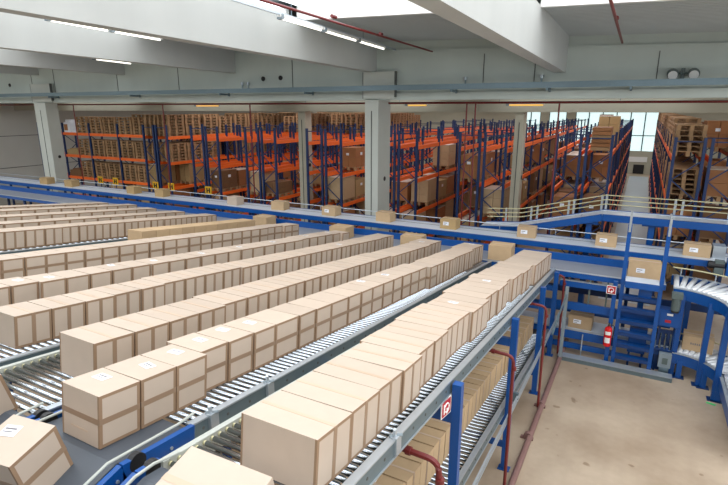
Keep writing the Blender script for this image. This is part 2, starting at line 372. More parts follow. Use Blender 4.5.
# lane table: name, rail left X, rail right X, right edge of cartons X
LANES = [ # l, r, edge, (w,d,h), type, first Y, last Y, label, colour
 ('A', -2.38, -1.25, -1.385, (.55, .385, .345), 'V', 2.03, 10.75, 'rightmost lane', 'card'),
 ('B', -3.42, -2.52, -2.78, (.385, .295, .35), 'H', 1.70, 10.55, 'second lane from the right', 'card'),
 ('C', -4.55, -3.50, -3.64, (.46, .36, .345), 'V', 2.26, 10.45, 'third lane from the right', 'card'),
 ('D', -5.65, -4.65, -4.90, (.42, .335, .31), 'V', 2.34, 10.5, 'fourth lane from the right', 'card'),
 ('E', -6.85, -5.82, -6.13, (.40, .30, .28), 'N', 2.05, 10.5, 'fifth lane from the right', 'card'),
 ('F', -8.05, -7.10, -7.36, (.38, .287, .33), 'H', 2.95, 10.2, 'sixth lane from the right', 'card'),
 ('G', -9.30, -8.35, -8.66, (.42, .345, .30), 'N', 6.75, 10.3, 'seventh lane from the right', 'cardd'),
 ('H', -10.55, -9.60, -9.86, (.42, .345, .33), 'V', 4.15, 10.3, 'eighth lane from the right', 'card'),
 ('I', -11.75, -10.80, -11.08, (.40, .33, .30), 'N', 4.8, 10.3, 'ninth lane from the right', 'card'),
 ('J', -12.85, -11.90, -12.18, (.40, .33, .30), 'N', 5.4, 10.3, 'tenth lane from the right', 'card'),
 ('K', -13.95, -13.00, -13.26, (.40, .33, .30), 'N', 6.0, 10.3, 'eleventh lane from the right', 'card'),
 ('L', -15.00, -14.10, -14.30, (.40, .33, .28), 'N', 6.4, 10.3, 'twelfth lane from the right', 'card'),
]
def roller_mesh(L):
    b = MB(); b.tube([(.02, 0, 0), (L-.02, 0, 0)], .018, 'roller', 12); b.tube([(0, 0, 0), (.02, 0, 0)], .016, 'rcap', 8); b.tube([(L-.02, 0, 0), (L, 0, 0)], .016, 'rcap', 8)
    me = b.mesh('roller')
    for p in me.polygons: p.use_smooth = len(p.vertices) == 4
    return me
ROT = (-R(7), 0, 0); CS = math.cos(R(7))
def lane(xl, xr, y0, y1, dz, label, pitch=.127, leftk='frame', legs=True):
    z0 = LZ(y0)+dz; L = (y1-y0)/CS
    r = empty('roller_conveyor', (xl, y0, z0), label, 'conveyor', None, ROT)
    W = xr-xl
    b = MB(); b.box(0, .045, 0, L, -.13, .012, leftk); obj('side_rail', b, r)
    b = MB(); b.box(W-.045, W-.008, 0, L, -.13, .016, 'galv'); b.box(W-.06, W, 0, L, .005, .018, 'galvl'); b.box(W-.008, W, 0, L, -.13, -.118, 'galvl')
    for i in range(int(L/.25)): b.tube([(W-.009, .12+i*.25, -.055), (W-.005, .12+i*.25, -.055)], .012, 'joint', 6)
    obj('side_rail', b, r)
    me = roller_mesh(W-.09); n = int((L-.08)/pitch)
    for i in range(min(n, 98)): put('roller', me, r, (.045, .05+i*pitch, -.018))
    if n > 98:
        b = MB()
        for i in range(98, n): b.tube([(.05, .05+i*pitch, -.018), (W-.06, .05+i*pitch, -.018)], .018, 'roller', 8)
        obj('rollers', b, r)['kind'] = 'stuff'
    if legs:
        T = Matrix.Rotation(R(7), 4, 'X')      # vertical legs in the tilted frame
        for yy in (.35, L*.5, L-.5):
            for x in (.02, W-.02):
                b = MB(); top = Vector((x, yy, -.13)); ht = z0-yy*math.sin(R(7))-.13*CS
                dn = T @ Vector((0, 0, -1)); b.bar(top, top+dn*ht, .05, .05, 'blued'); obj('leg', b, r)
    return r
for nm, xl, xr, ex, dims, typ, ya, yb, lname, k in LANES:
    st = {'A': 1.80, 'B': 2.2, 'C': 1.72, 'D': 1.6}.get(nm, 1.8)
    lane(xl, xr, st, 10.72 if nm == 'A' else 10.55, 0, 'sloping roller conveyor of the %s, carrying a row of cartons' % lname, legs=nm != 'A', pitch=.071 if nm in 'ABCD' else .127)
    y = ya; i = 0; shift = 0
    w, d, h = dims
    while y < yb-d*.6:
        if nm == 'B' and y > 7.4: d_, ty, w_ = .285, 'V', .42
        elif nm == 'A' and y > 5.3: d_, ty, w_ = .285, 'N', w
        elif nm == 'B' and i in (6, 9): d_, ty, w_ = .36, typ, w
        else: d_, ty, w_ = d, typ, w
        if random.random() < .2: shift = random.uniform(-.08, .02)
        if i == 0: shift = 0
        yaw = random.uniform(-1.2, 1.2)
        gap = .006+abs(math.sin(R(yaw)))*w_*.5+random.choice((0, 0, 0, .004))
        yc = y+d_*CS/2
        if nm == 'A': shift = [0, -.01, -.01, -.01, -.05, -.05, -.08, -.08, -.04, -.04, -.09, -.09, -.07, -.07, -.11, -.06, -.06, -.03, -.03, -.05, 0, 0, 0, 0, 0, 0, 0, 0, 0, 0, 0][i]
        xc = ex-w_/2+shift+random.uniform(-.004, .004)+{'A': .04, 'B': .13, 'C': .09, 'D': .14, 'E': .22, 'F': .05}.get(nm, 0)*(yc-2)/8.5
        lbl = 'top' if (nm == 'B' and (i < 4 or random.random() < .2)) or (nm == 'E' and random.random() < .25) or (nm in 'CDF' and random.random() < .04) else None
        if nm == 'A': lbl = None if i not in (8, 13) else 'top'
        adj = {'H': 'tape-banded carton', 'V': 'end-taped carton', 'N': 'plain tan carton'}[ty]
        if k == 'cardd': adj = 'darker brown carton'
        cc = carton(xc, yc, LZ(yc)+.001, (-R(7), 0, R(yaw)), (w_, d_, h), ty, '%s, %s from the near end of the %s' % (adj, ORD[i], lname), 'cartons queued on the %s' % lname, k, lbl)
        if nm == 'B' and i == 0: FIRSTB = cc
        y += d_*CS+gap; i += 1
# the boosters: short belts that climb to the head of the lanes, with cartons riding them
S13 = R(13); SB = R(15)
def booster(xl, xr, ye, label, last=False, ybeg=.45):
    zt = LZ(1.65); r = empty('belt_conveyor', (xl, ybeg, 0), label, 'conveyor')
    zb = lambda y: zt-(1.65-y)*math.tan(SB) if y < 1.65 else LZ(y)
    b = MB(); 
    for (a, c) in ((ybeg, 1.65), (1.65, ye)):
        b.quad([(xl+.05, a, zb(a)-.004), (xr-.05, a, zb(a)-.004), (xr-.05, c, zb(c)-.004), (xl+.05, c, zb(c)-.004)], 'belt')
        b.quad([(xl+.05, a, zb(a)-.05), (xl+.05, c, zb(c)-.05), (xr-.05, c, zb(c)-.05), (xr-.05, a, zb(a)-.05)], 'belt')
    b.quad([(xl+.05, ye, zb(ye)-.05), (xl+.05, ye, zb(ye)-.004), (xr-.05, ye, zb(ye)-.004), (xr-.05, ye, zb(ye)-.05)], 'belt')
    child_world('belt', b, r)
    for x, s in ((xl, 1), (xr, -1)):
        b = MB()
        for (a, c) in ((ybeg, 1.66), (1.64, ye+.02)): b.bar((x, a, zb(a)-.065), (x, c, zb(c)-.065), .04, .17, 'blue')
        for j in range(8):
            y = ybeg+.15+j*.2; b.tube([(x+.02, y, zb(y)-.05), (x+.028, y, zb(y)-.05)], .012, 'galvl', 6); b.tube([(x+.02, y+.05, zb(y)-.11), (x+.028, y+.05, zb(y)-.11)], .012, 'galvl', 6)
        child_world('side_frame', b, r)
        b = MB(); xi = x+s*.05
        b.tube([(xi, ybeg, zb(ybeg)+.04), (xi, 1.6, zb(1.6)+.05), (xi, ye-.05, zb(ye)+.05), (xi+s*.03, ye+.12, zb(ye)+.03)], .010, 'frame', 8); child_world('guide_rod', b, r)
        b = MB(); b.tube([(x+.021, 1.75, zb(1.75)-.02), (x-.021, 1.75, zb(1.75)-.02)], .06, 'black', 16); child_world('pulley', b, r)
    for x in (xl, xr):
        for y in (ybeg+.1, ye-.1): b = MB(); b.bar((x, y, 0), (x, y, zb(y)-.14), .05, .05, 'blued'); child_world('leg', b, r)
booster(-3.42, -2.52, 2.18, 'short blue-sided belt conveyor feeding the second lane from the right')
booster(-4.55, -3.50, 1.70, 'short blue-sided belt conveyor feeding the third lane from the right')
booster(-2.38, -1.25, 1.78, 'short blue-sided belt conveyor feeding the rightmost lane', ybeg=.3)
def on_boost(x, y, h=0): return LZ(1.65)-(1.65-y)*math.tan(S13)
carton(-2.986, 1.393, 2.832, (S13, 0, R(8.2)), (.34, .30, .35), 'H', 'tan carton with label tipping up the belt at the bottom left corner', None, 'card', 'top')
carton(-3.96, 1.565, 2.862, (S13, 0, R(1)), (.42, .36, .31), 'N', 'tan carton cut by the left edge, on the belt of the third lane', None)
carton(-1.665, 1.56, 2.887, (S13, 0, R(1)), (.53, .40, .33), 'S', 'tan carton at the bottom edge, still on the belt of the rightmost lane', None, 'card')

# small clamp levers on the rails
for (x, y, s) in ((-1.27, 2.85, 'rightmost lane rail'), (-2.53, 3.05, 'second lane rail from the right'), (-2.53, 2.4, 'near end of the second lane rail')):
    z = LZ(y); b = MB(); b.box(x-.02, x+.03, y-.04, y+.04, z-.1, z+.03, 'galvl'); b.tube([(x, y, z), (x+.005, y-.02, z+.09)], .014, 'galvl', 6); b.tube([(x-.03, y-.03, z+.03), (x+.04, y+.03, z+.03)], .012, 'grey', 6)
    tag(obj('rail_clamp', b), 'small metal clamp lever on the %s' % s, 'clamp')

# ------------------------------------------------------------------ lower tier under the rightmost lane
LOW = -1.345
lane(-2.38, -1.25, 1.5, 10.72, LOW, 'lower gravity roller conveyor under the rightmost lane, seen beside the floor', legs=False, leftk='galv', pitch=.09)
lane(-3.35, -2.60, 1.5, 10.55, LOW, 'lower gravity roller conveyor under the second lane, glimpsed in the gap', legs=False, leftk='galv', pitch=.09)
lane(-4.45, -3.60, 1.5, 10.45, LOW, 'lower gravity roller conveyor under the third lane, glimpsed between rollers', legs=False, leftk='galv', pitch=.09)
lane(-5.55, -4.75, 1.5, 10.35, LOW, 'lower gravity roller conveyor under the fourth lane, glimpsed between rollers', legs=False, leftk='galv', pitch=.09)
for (xc, nm) in ((-3.0, 'second'), (-4.0, 'third'), (-5.1, 'fourth')):
    y = 1.7; i = 0
    while y < 6.0:
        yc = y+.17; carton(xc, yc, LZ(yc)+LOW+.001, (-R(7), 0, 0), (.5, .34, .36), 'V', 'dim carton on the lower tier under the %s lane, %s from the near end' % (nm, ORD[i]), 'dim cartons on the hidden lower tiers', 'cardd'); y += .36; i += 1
y = 2.6; i = 0; sh = 0
while y < 10.1:
    if random.random() < .2: sh = random.uniform(-.06, .03)
    d_ = .34; yc = y+d_/2; yaw = random.uniform(-1.5, 1.5)
    carton(-1.52-.26+sh, yc, LZ(yc)+LOW+.001, (-R(7), 0, R(yaw)), (.5, d_, .36), 'V', 'shaded tan carton, %s from the near end of the lower tier' % ORD[i], 'cartons on the lower tier', 'cardd' , 'top' if i % 5 == 2 else None)  # browner cardboard paints in the shade under the upper tier
    y += d_+.02; i += 1
# portal stands
for i, Y in enumerate((1.6, 4.06, 6.53, 8.82, 10.5)):
    r = empty('conveyor_stand', (-1.2, Y, 0), 'blue steel stand carrying the two roller tiers, %s along the floor' % ORD[i], 'stand', 'blue stands under the rightmost lane')
    zt = LZ(Y)-.0
    for x in (-1.2, -2.44):
        b = MB(); b.box(x-.042, x+.042, Y-.04, Y+.04, .012, zt-.02 if x > -2 else zt-.14, 'blue'); child_world('post', b, r)
        b = MB(); b.box(x-.08, x+.08, Y-.06, Y+.06, 0, .012, 'blue'); child_world('foot_plate', b, r)
    b = MB(); b.box(-2.4, -1.245, Y-.03, Y+.03, zt-.42, zt-.31, 'blue'); child_world('cross_beam', b, r)
    b = MB(); b.box(-2.4, -1.245, Y-.03, Y+.03, zt+LOW-.28, zt+LOW-.15, 'blue'); child_world('cross_beam', b, r)
    b = MB(); b.box(-2.4, -1.245, Y-.025, Y+.025, .35, .43, 'blue'); child_world('cross_beam', b, r)
# fire-hose sign on the first post
def hose_sign(loc, s, rotz, label):
    r = empty('fire_hose_sign', loc, label, 'sign', None, (0, 0, rotz))
    b = MB(); b.box(-s, s, -.004, .004, -s, s, 'white'); b.box(-s*.88, s*.88, -.006, -.004, -s*.88, s*.88, 'signred'); obj('plate', b, r)
    b = MB(); pts = [(s*.5*math.cos(a), -.008, s*.5*math.sin(a)) for a in [i*math.pi/5 for i in range(11)]]
    b.tube(pts, s*.09, 'white', 6); b.box(s*.0, s*.22, -.01, -.006, -s*.7, -s*.1, 'white'); b.box(-s*.6, -s*.4, -.01, -.006, -s*.6, s*.5, 'white'); obj('hose_symbol', b, r)
hose_sign((-1.26, 3.92, 2.43), .085, R(80), 'small red and white fire hose sign on the nearest blue post')
# sprinkler risers beside the tiers
for (Yp, zt, lb) in ((3.2, 2.43, 'red elbow pipe coming out between the tiers near the bottom edge'), (5.85, 2.1, 'red elbow pipe beside the second blue post from the front'), (8.35, 1.86, 'red elbow pipe dropping to the floor beyond the second blue post'), (10.62, 1.72, 'farthest red elbow pipe at the far end of the lower tier')):
    pipe('sprinkler_riser', [(-2.3, Yp, zt+.06), (-1.06, Yp, zt), (-1.05, Yp, .02)], .021 if Yp > 5 else .025, 'red', lb, r=.1, coll=[((-1.33, Yp, zt+.012), (-1.29, Yp, zt+.011)), ((-1.05, Yp, zt-.14), (-1.05, Yp, zt-.18))])
pipe('floor_pipe', [(-1.08, 1.0, .06), (-.955, 11.3, .06)], .045, 'mauve', 'dusty dark red pipe lying on the floor beside the stands', 'pipe',
     coll=[((-1.03, 7.35, .06), (-1.028, 7.42, .06)), ((-1.015, 8.35, .06), (-1.014, 8.42, .06))])
b = MB(); b.box(-1.12, -.93, 8.38, 8.44, 0, .03, 'mauve'); tag(obj('pipe_clip', b), 'farther flat clip holding the dusty floor pipe down', 'clip')
b = MB(); b.box(-1.14, -.95, 7.36, 7.42, 0, .03, 'mauve'); tag(obj('pipe_clip', b), 'nearer flat clip holding the dusty floor pipe down', 'clip')
r = empty('guard_rail', (-1.1, 3.5, 1.3), 'twin galvanised rail sloping along the outer side of the lower tier', 'rail')
for dz in (0, .06):
    b = MB(); b.bar((-1.09, 2.6, 1.38+dz), (-1.09, 10.6, .88+dz), .022, .022, 'galvl'); child_world('rail', b, r)
for yy in (4.06, 6.53, 8.82):
    b = MB(); z = 1.40-(yy-2.6)*.0675; b.box(-1.158, -1.08, yy-.02, yy+.02, z-.03, z+.1, 'galv'); child_world('bracket', b, r)

# ------------------------------------------------------------------ collector conveyors across the hall
def line_conveyor(name, x0, x1, y0, y1, z, label, beltk='belt', nh=.18, fh=.18, fz=0., legz=0., edge=True, wire=None):
    r = empty(name, (x0, y0, 0), label, 'conveyor')
    b = MB(); b.box(x0, x1, y0+.03, y1-.03, z-.05, z, beltk); child_world('belt', b, r)
    if wire: 
        b = MB(); b.box(x0, x1, (y0+y1)/2+.12, (y0+y1)/2+.135, z, z+.003, 'joint'); child_world('belt_seam', b, r)
    b = MB(); b.box(x0, x1, y0-.03, y0+.03, z-nh, z+(.02 if not wire else 0), 'blue')
    if edge: b.box(x0, x1, y0-.032, y0+.032, z+.02, z+.032, 'galvl')
    child_world('side_frame', b, r)
    b = MB(); b.box(x0, x1, y1-.03, y1+.03, z+fz-fh, z+fz, 'blue'); child_world('side_frame', b, r)
    x = x0+.6
    while x < x1-.2:
        for y in (y0+.06, y1-.06): b = MB(); b.box(x-.035, x+.035, y-.035, y+.035, 0, z-.05, 'blued'); child_world('leg', b, r)
        x += 2.6
    if wire:
        b = MB(); b.tube([(x0, wire[0], wire[1]), (x1, wire[0], wire[1])], .012, 'galvl', 6)
        x = x0+.5
        while x < x1: b.tube([(x, wire[0], z-.02), (x, wire[0], wire[1])], .01, 'galvl', 5); x += 1.35
        child_world('guide_rod', b, r)
    return r
c1 = line_conveyor('belt_conveyor', XL+1, .72, 10.82, 11.72, 1.745, 'long level collecting belt conveyor at the foot of the sloping lanes', 'beltm', nh=.085, fz=.155, fh=.2)
b = MB(); b.box(-1.16, -.05, 10.76, 10.84, 1.47, 1.59, 'blue'); b.box(-1.16, -.05, 10.755, 10.845, 1.59, 1.602, 'galvl'); child_world('lower_beam', b, c1)
b = MB(); b.box(-1.9, 3.0, 11.8, 11.86, 1.0, 1.14, 'blued'); child_world('lower_beam', b, c1)
for x in (-.6, -.28, -3): b = MB(); b.box(x, x+.03, 10.8, 10.83, 1.14, 1.66, 'motor'); child_world('hanger', b, c1)
c1l = line_conveyor('belt_conveyor', -4.5, .95, 10.82, 11.55, .50, 'low belt conveyor near the floor behind the fire extinguisher', 'beltl', nh=.16, fz=.3, fh=.16, edge=True)
b = MB(); b.box(-1.3, .0, 10.76, 10.82, .13, .24, 'blue'); child_world('lower_beam', b, c1l)
b = MB(); b.box(-1.5, .6, 10.76, 10.82, .98, 1.14, 'blue'); child_world('lower_beam', b, c1l)
c2 = line_conveyor('belt_conveyor', XL+.5, 3.4, 12.05, 12.85, 2.02, 'long pale belt conveyor with widely spaced cartons, behind the collecting belt', 'beltl', nh=.12, edge=False, wire=(12.92, 2.14))
# cartons riding the pale conveyor
for i, (x, w, k) in enumerate(((-21.2, .5, 'cardy'), (-19.6, .48, 'cardy'), (-16.0, .42, 'cardy'), (-14.55, .4, 'cardy'), (-11.25, .42, 'card'), (-9.48, .45, 'cardd'), (-7.66, .46, 'cardd'), (-5.93, .44, 'cardd'), (-4.1, .42, 'cardy'), (-2.18, .42, 'cardd'), (-.45, .42, 'cardd'), (1.27, .48, 'cardd'))):
    carton(x, 12.42, 2.022, (0, 0, R(random.uniform(-4, 4))), (w, .32, .25), 'S', 'lone carton on the pale belt conveyor, %s from the left' % ORD[i].replace('nearest', 'first'), 'cartons spaced out on the pale conveyor', k, 'front' if i in (8, 9, 10, 11, 6) else None)
for i, (x, y, w, d, h) in enumerate(((-9.2, 11.3, .5, .4, .3), (-6.62, 11.22, .5, .4, .3), (-4.62, 11.25, .52, .4, .28), (-2.48, 11.2, .5, .4, .33), (.33, 11.2, .56, .4, .33))):
    carton(x, y, 1.748, (0, 0, R(random.uniform(-3, 3))), (w, d, h), 'S', 'brown carton on the collecting belt past the lane ends, %s from the left' % ORD[i].replace('nearest', 'first'), 'cartons on the collecting belt', 'cardd', 'front' if i == 4 else None)
carton(-.7, 11.15, .505, (0, 0, R(-2)), (.46, .34, .28), 'S', 'brown carton on the low belt left of the fire extinguisher', None, 'cardd', 'front')

# raised conveyor with guard rails
PTS = [(-3.5, 2.0), (-2.6, 2.07), (-.62, 2.585), (3.4, 2.585)]
r = empty('belt_conveyor', (-3.5, 13.1, 0), 'raised conveyor climbing to the right with guard rails, in front of the racks', 'conveyor')
b = MB(); b2 = MB(); b3 = MB(); b4 = MB()
for (xa, za), (xb, zb_) in zip(PTS, PTS[1:]):
    b.quad([(xa, 13.1, za), (xb, 13.1, zb_), (xb, 13.72, zb_), (xa, 13.72, za)], 'beltl'); b.quad([(xa, 13.1, za-.04), (xa, 13.72, za-.04), (xb, 13.72, zb_-.04), (xb, 13.1, zb_-.04)], 'beltl')
    b2.bar((xa, 13.08, za-.07), (xb, 13.08, zb_-.07), .05, .16, 'blue'); b3.bar((xa, 13.74, za-.07), (xb, 13.74, zb_-.07), .05, .16, 'blue')
    for h_ in (.14, .25, .36): b4.tube([(xa, 13.76, za+h_), (xb, 13.76, zb_+h_)], .013, 'rcap', 6)
    b4.tube([(xa, 13.1, za+.09), (xb, 13.1, zb_+.09)], .011, 'galvl', 6)
for bb, n in ((b, 'belt'), (b2, 'side_frame'), (b3, 'side_frame'), (b4, 'guard_rail')): child_world(n, bb, r)
def c3z(x): 
    for (xa, za), (xb, zb_) in zip(PTS, PTS[1:]):
        if xa <= x <= xb: return za+(zb_-za)*(x-xa)/(xb-xa)
for x in (-3.0, -2.35, -2.2, -1.45, -1.33, -.7, -.6, .85, 1.0, 1.9, 2.05, 2.9):
    b = MB(); z = c3z(x); b.bar((x, 13.775, z-.1), (x, 13.775, z+.38), .05, .02, 'galvl'); child_world('rail_post', b, r)
for x in (-.9, .42, 2.3):
    b = MB(); z = c3z(x); b.box(x-.06, x+.06, 13.2, 13.32, 0, z-.04, 'blue'); b.box(x-.2, x+.2, 13.14, 13.7, z-.2, z-.05, 'blue'); b.box(x-.06, x+.06, 13.52, 13.64, 0, z-.1, 'blue'); child_world('leg', b, r)

# ------------------------------------------------------------------ roller curves at right
def curve(name, cx, cy, ri, ro, z, ylen, label, nroll=14, zleg=True, straight=.0):
    r = empty(name, (cx+ri, cy, 0), label, 'conveyor')
    n = 18
    for rad, s in ((ri, -1), (ro, 1)):
        b = MB(); pts = [(cx-straight, cy+rad, z-.05)]+[(cx+rad*math.sin(a), cy+rad*math.cos(a), z-.05) for a in [R(90)*i/n for i in range(n+1)]]+[(cx+rad, cy-ylen, z-.05)]
        for p, q in zip(pts, pts[1:]): b.bar((p[0], p[1], z-.09), (q[0], q[1], z-.09), .05, .2, 'blue'); b.bar((p[0], p[1], z+.015), (q[0], q[1], z+.015), .055, .012, 'galvl')
        child_world('side_frame', b, r)
        if s == 1:
            b = MB(); b.tube([(p[0], p[1], z+.17) for p in pts], .014, 'rcap', 6)
            for p in pts[2::4]: b.tube([(p[0], p[1], z), (p[0], p[1], z+.17)], .012, 'galvl', 5)
            child_world('guide_rod', b, r)
    def rol(p, q):
        p, q = Vector(p), Vector(q); b = MB(); b.tube([p, q], .047, 'rollerw', 12); me = b.mesh('roller')
        for f in me.polygons: f.use_smooth = len(f.vertices) == 4
        o = put('roller', me, r); o.matrix_parent_inverse = Matrix.Translation(r.location).inverted()
    for i in range(int(straight/.1)): rol((cx-straight+.05+i*.1, cy+ri+.04, z), (cx-straight+.05+i*.1, cy+ro-.04, z))
    for i in range(nroll):
        a = R(90)*(i+.5)/nroll; rol((cx+(ri+.04)*math.sin(a), cy+(ri+.04)*math.cos(a), z), (cx+(ro-.04)*math.sin(a), cy+(ro-.04)*math.cos(a), z))
    for i in range(int(ylen/.12)): rol((cx+ri+.04, cy-.06-i*.12, z), (cx+ro-.04, cy-.06-i*.12, z))
    if zleg:
        for (a, rr) in ((12, ri), (12, ro), (48, ri), (48, ro), (85, ri), (85, ro)):
            b = MB(); x, y = cx+rr*math.sin(R(a)), cy+rr*math.cos(R(a)); b.box(x-.045, x+.045, y-.045, y+.045, .012, z-.1, 'blue'); b.box(x-.1, x+.1, y-.08, y+.08, 0, .012, 'blued'); child_world('leg', b, r)
    return r
curve('roller_curve', .85, 10.0, .8, 1.7, 1.72, 1.6, 'upper curved roller conveyor turning towards the viewer at the right edge', 16)
curve('roller_curve', .98, 10.0, .72, 1.4, .46, 1.8, 'low curved roller conveyor turning at the right edge near the floor', 15, zleg=True)
LOWBOX = carton(1.40, 11.08, .497, (0, 0, R(-4)), (.5, .36, .29), 'S', 'tan carton with dark printing on the low curved rollers at right', None, 'cardd')
def printed(o, y, z, xs, h, k='print_'):
    b = MB()
    for i, xx in enumerate(xs): b.box(xx, xx+.022, y-.0015, y, z, z+h*(1, .8, 1, .9)[i % 4], k)
    obj('printed_text', b, o)
printed(LOWBOX, -.18, .13, [-.12+.034*i for i in range(8)], .04)
printed(FIRSTB, -.1475, .078, [-.10+.03*i for i in range(6)], .012, 'tapet')

# ------------------------------------------------------------------ step-over ladder, cabinets, motors
r = empty('ladder', (0, 10.74, 0), 'tall blue step ladder rising past the conveyors, right of the fire extinguisher', 'ladder')
for (x, y, lean) in ((-.01, 10.68, 0), (.63, 10.62, .0)):
    b = MB(); b.box(x-.035, x+.035, y-.04, y+.04, 0, 2.9, 'blue'); child_world('stile', b, r)
    b = MB(); b.box(x-.02, x+.02, y-.06, y-.03, 2.75, 3.1, 'galvl'); b.tube(bend([(x, y, 2.9), (x, y, 3.1), (x, y+.25, 3.1)], .05), .02, 'galvl', 8); child_world('hand_grip', b, r)
for z in [.24+.25*i for i in range(6)]:
    b = MB(); b.box(.025, .595, 10.56, 10.72, z-.02, z+.02, 'blue'); b.box(.025, .595, 10.55, 10.565, z-.045, z+.03, 'blued'); child_world('tread', b, r)
b = MB(); b.box(.03, .59, 10.4, 10.74, 1.83, 1.86, 'beltl'); b.box(.03, .59, 10.38, 10.4, 1.74, 1.86, 'blue'); child_world('platform', b, r)
b = MB(); b.box(.28, .5, 10.62, 10.8, 1.42, 1.72, 'blue'); tag(obj('drive_cover', b), 'blue drive cover under the ladder platform', 'cover')
b = MB(); b.box(-.17, -.09, 10.66, 10.74, 0, 1.74, 'blue'); b.box(-.2, -.06, 10.62, 10.78, 0, .012, 'blue'); tag(obj('support_post', b), 'thick blue post just left of the ladder, carrying the fire hose sign', 'post')
b = MB(); b.box(-.62, -.6, 10.7, 10.73, 0, .5, 'galvl'); b.box(-.66, -.56, 10.66, 10.76, 0, .01, 'galvl'); tag(obj('support_post', b), 'thin pale short post on the floor left of the extinguisher', 'post')
hose_sign((-.19, 10.6, 1.58), .085, 0, 'red and white fire hose sign on the post left of the ladder')
# pale diagonal strut frame
r = empty('strut_frame', (-.95, 10.3, 0), 'pale grey strut frame with a diagonal brace at the end of the tiers', 'strut')
b = MB(); b.box(-.99, -.93, 10.3, 10.36, 0, 1.6, 'grey'); child_world('post', b, r)
b = MB(); b.bar((-.96, 10.27, 1.45), (-1.04, 9.3, .98), .03, .03, 'galv'); child_world('brace', b, r)
# extinguisher
r = empty('fire_extinguisher', (-.15, 10.58, .42), 'red fire extinguisher hanging low on the blue post', 'fire extinguisher')
b = MB(); n = 14
prof = [(0, .0), (.066, .0), (.07, .02), (.07, .34), (.06, .38), (.03, .405), (.028, .43)]
for j in range(n):
    a0, a1 = 2*math.pi*j/n, 2*math.pi*(j+1)/n
    for (r0, z0), (r1, z1) in zip(prof, prof[1:]):
        q = [(r0*math.cos(a0), r0*math.sin(a0), z0), (r0*math.cos(a1), r0*math.sin(a1), z0), (r1*math.cos(a1), r1*math.sin(a1), z1), (r1*math.cos(a0), r1*math.sin(a0), z1)]
        if r0 == 0: q = q[1:]
        b.quad(q, 'redb')
me = b.mesh('cylinder_body'); o = put('body', me, r)
b = MB()
for j in range(-3, 3):
    a0, a1 = R(-90+j*14), R(-90+(j+1)*14)
    for z0, z1 in ((.08, .19), (.25, .32)): b.quad([(.0715*math.cos(a0), .0715*math.sin(a0), z0), (.0715*math.cos(a1), .0715*math.sin(a1), z0), (.0715*math.cos(a1), .0715*math.sin(a1), z1), (.0715*math.cos(a0), .0715*math.sin(a0), z1)], 'white')
obj('instruction_label', b, r)
b = MB(); b.box(-.02, .02, -.02, .02, .43, .47, 'rcap'); b.box(-.015, .015, -.09, .02, .465, .485, 'black'); b.box(-.015, .015, -.08, .0, .44, .45, 'black'); obj('valve', b, r)
b = MB(); b.tube(bend([(.02, 0, .45), (.1, 0, .44), (.09, -.0, .15)], .04), .01, 'black', 6); obj('hose', b, r)
# blue cabinets and motors
r = empty('control_cabinet', (.82, 10.72, .95), 'blue control cabinet with white label and red switch, right of the ladder', 'cabinet')
b = MB(); b.box(.66, 1.02, 10.7, 10.9, .98, 1.32, 'blue'); b.box(.68, 1.0, 10.69, 10.7, 1.0, 1.3, 'blue'); child_world('body', b, r)
b = MB(); b.box(.8, .9, 10.682, 10.69, 1.21, 1.25, 'white'); child_world('label_plate', b, r)
b = MB(); b.box(.78, .88, 10.68, 10.69, 1.07, 1.12, 'signred'); child_world('switch', b, r)
b = MB(); b.box(.7, .74, 10.8, 10.86, 0, .98, 'blued'); child_world('leg', b, r); b = MB(); b.box(.95, .99, 10.8, 10.86, 0, .98, 'blued'); child_world('leg', b, r)
b = MB(); b.box(.22, .53, 10.76, 10.9, .3, .82, 'blue'); b.box(.24, .51, 10.75, 10.76, .32, .8, 'blue'); b.box(.24, .28, 10.78, 10.86, 0, .3, 'blued'); b.box(.47, .51, 10.78, 10.86, 0, .3, 'blued')
tag(obj('cabinet', b), 'plain blue cabinet behind the lower ladder treads', 'cabinet')
r = empty('motor', (.9, 10.6, 1.35), 'dark grey green geared motor hanging under the start of the upper roller curve', 'motor')
b = MB(); b.tube([(.91, 10.62, 1.36), (.91, 10.62, 1.62)], .075, 'motor', 14); child_world('body', b, r)
b = MB(); b.box(.82, 1.0, 10.54, 10.7, 1.6, 1.7, 'motor'); child_world('gearbox', b, r)
b = MB(); b.tube([(.91, 10.62, 1.32), (.91, 10.62, 1.37)], .065, 'black', 14); child_world('fan_cover', b, r)
r = empty('motor', (.86, 10.66, .1), 'pale grey motor standing at the foot of the low rollers', 'motor')
b = MB(); b.box(.77, .98, 10.62, 10.78, .17, .45, 'grey'); b.box(.83, .92, 10.6, 10.62, .25, .37, 'motor'); child_world('gearbox', b, r)
b = MB(); b.box(.8, .96, 10.63, 10.77, 0.0, .17, 'galv'); child_world('body', b, r)
# short roller bed beside it
r = empty('roller_bed', (.62, 10.85, .5), 'short bed of bright steel rollers right of the ladder, low', 'roller bed')
for i in range(4):
    b = MB(); b.tube([(.68+i*.085, 10.76, .45), (.68+i*.085, 10.86, .78)], .024, 'roller', 10); child_world('roller', b, r)
b = MB(); b.box(.62, 1.02, 10.86, 10.9, .0, .85, 'blued'); b.box(.62, 1.02, 10.72, 10.9, .46, .5, 'blued'); b.box(.99, 1.03, 10.72, 10.9, .0, .95, 'blue'); child_world('frame', b, r)
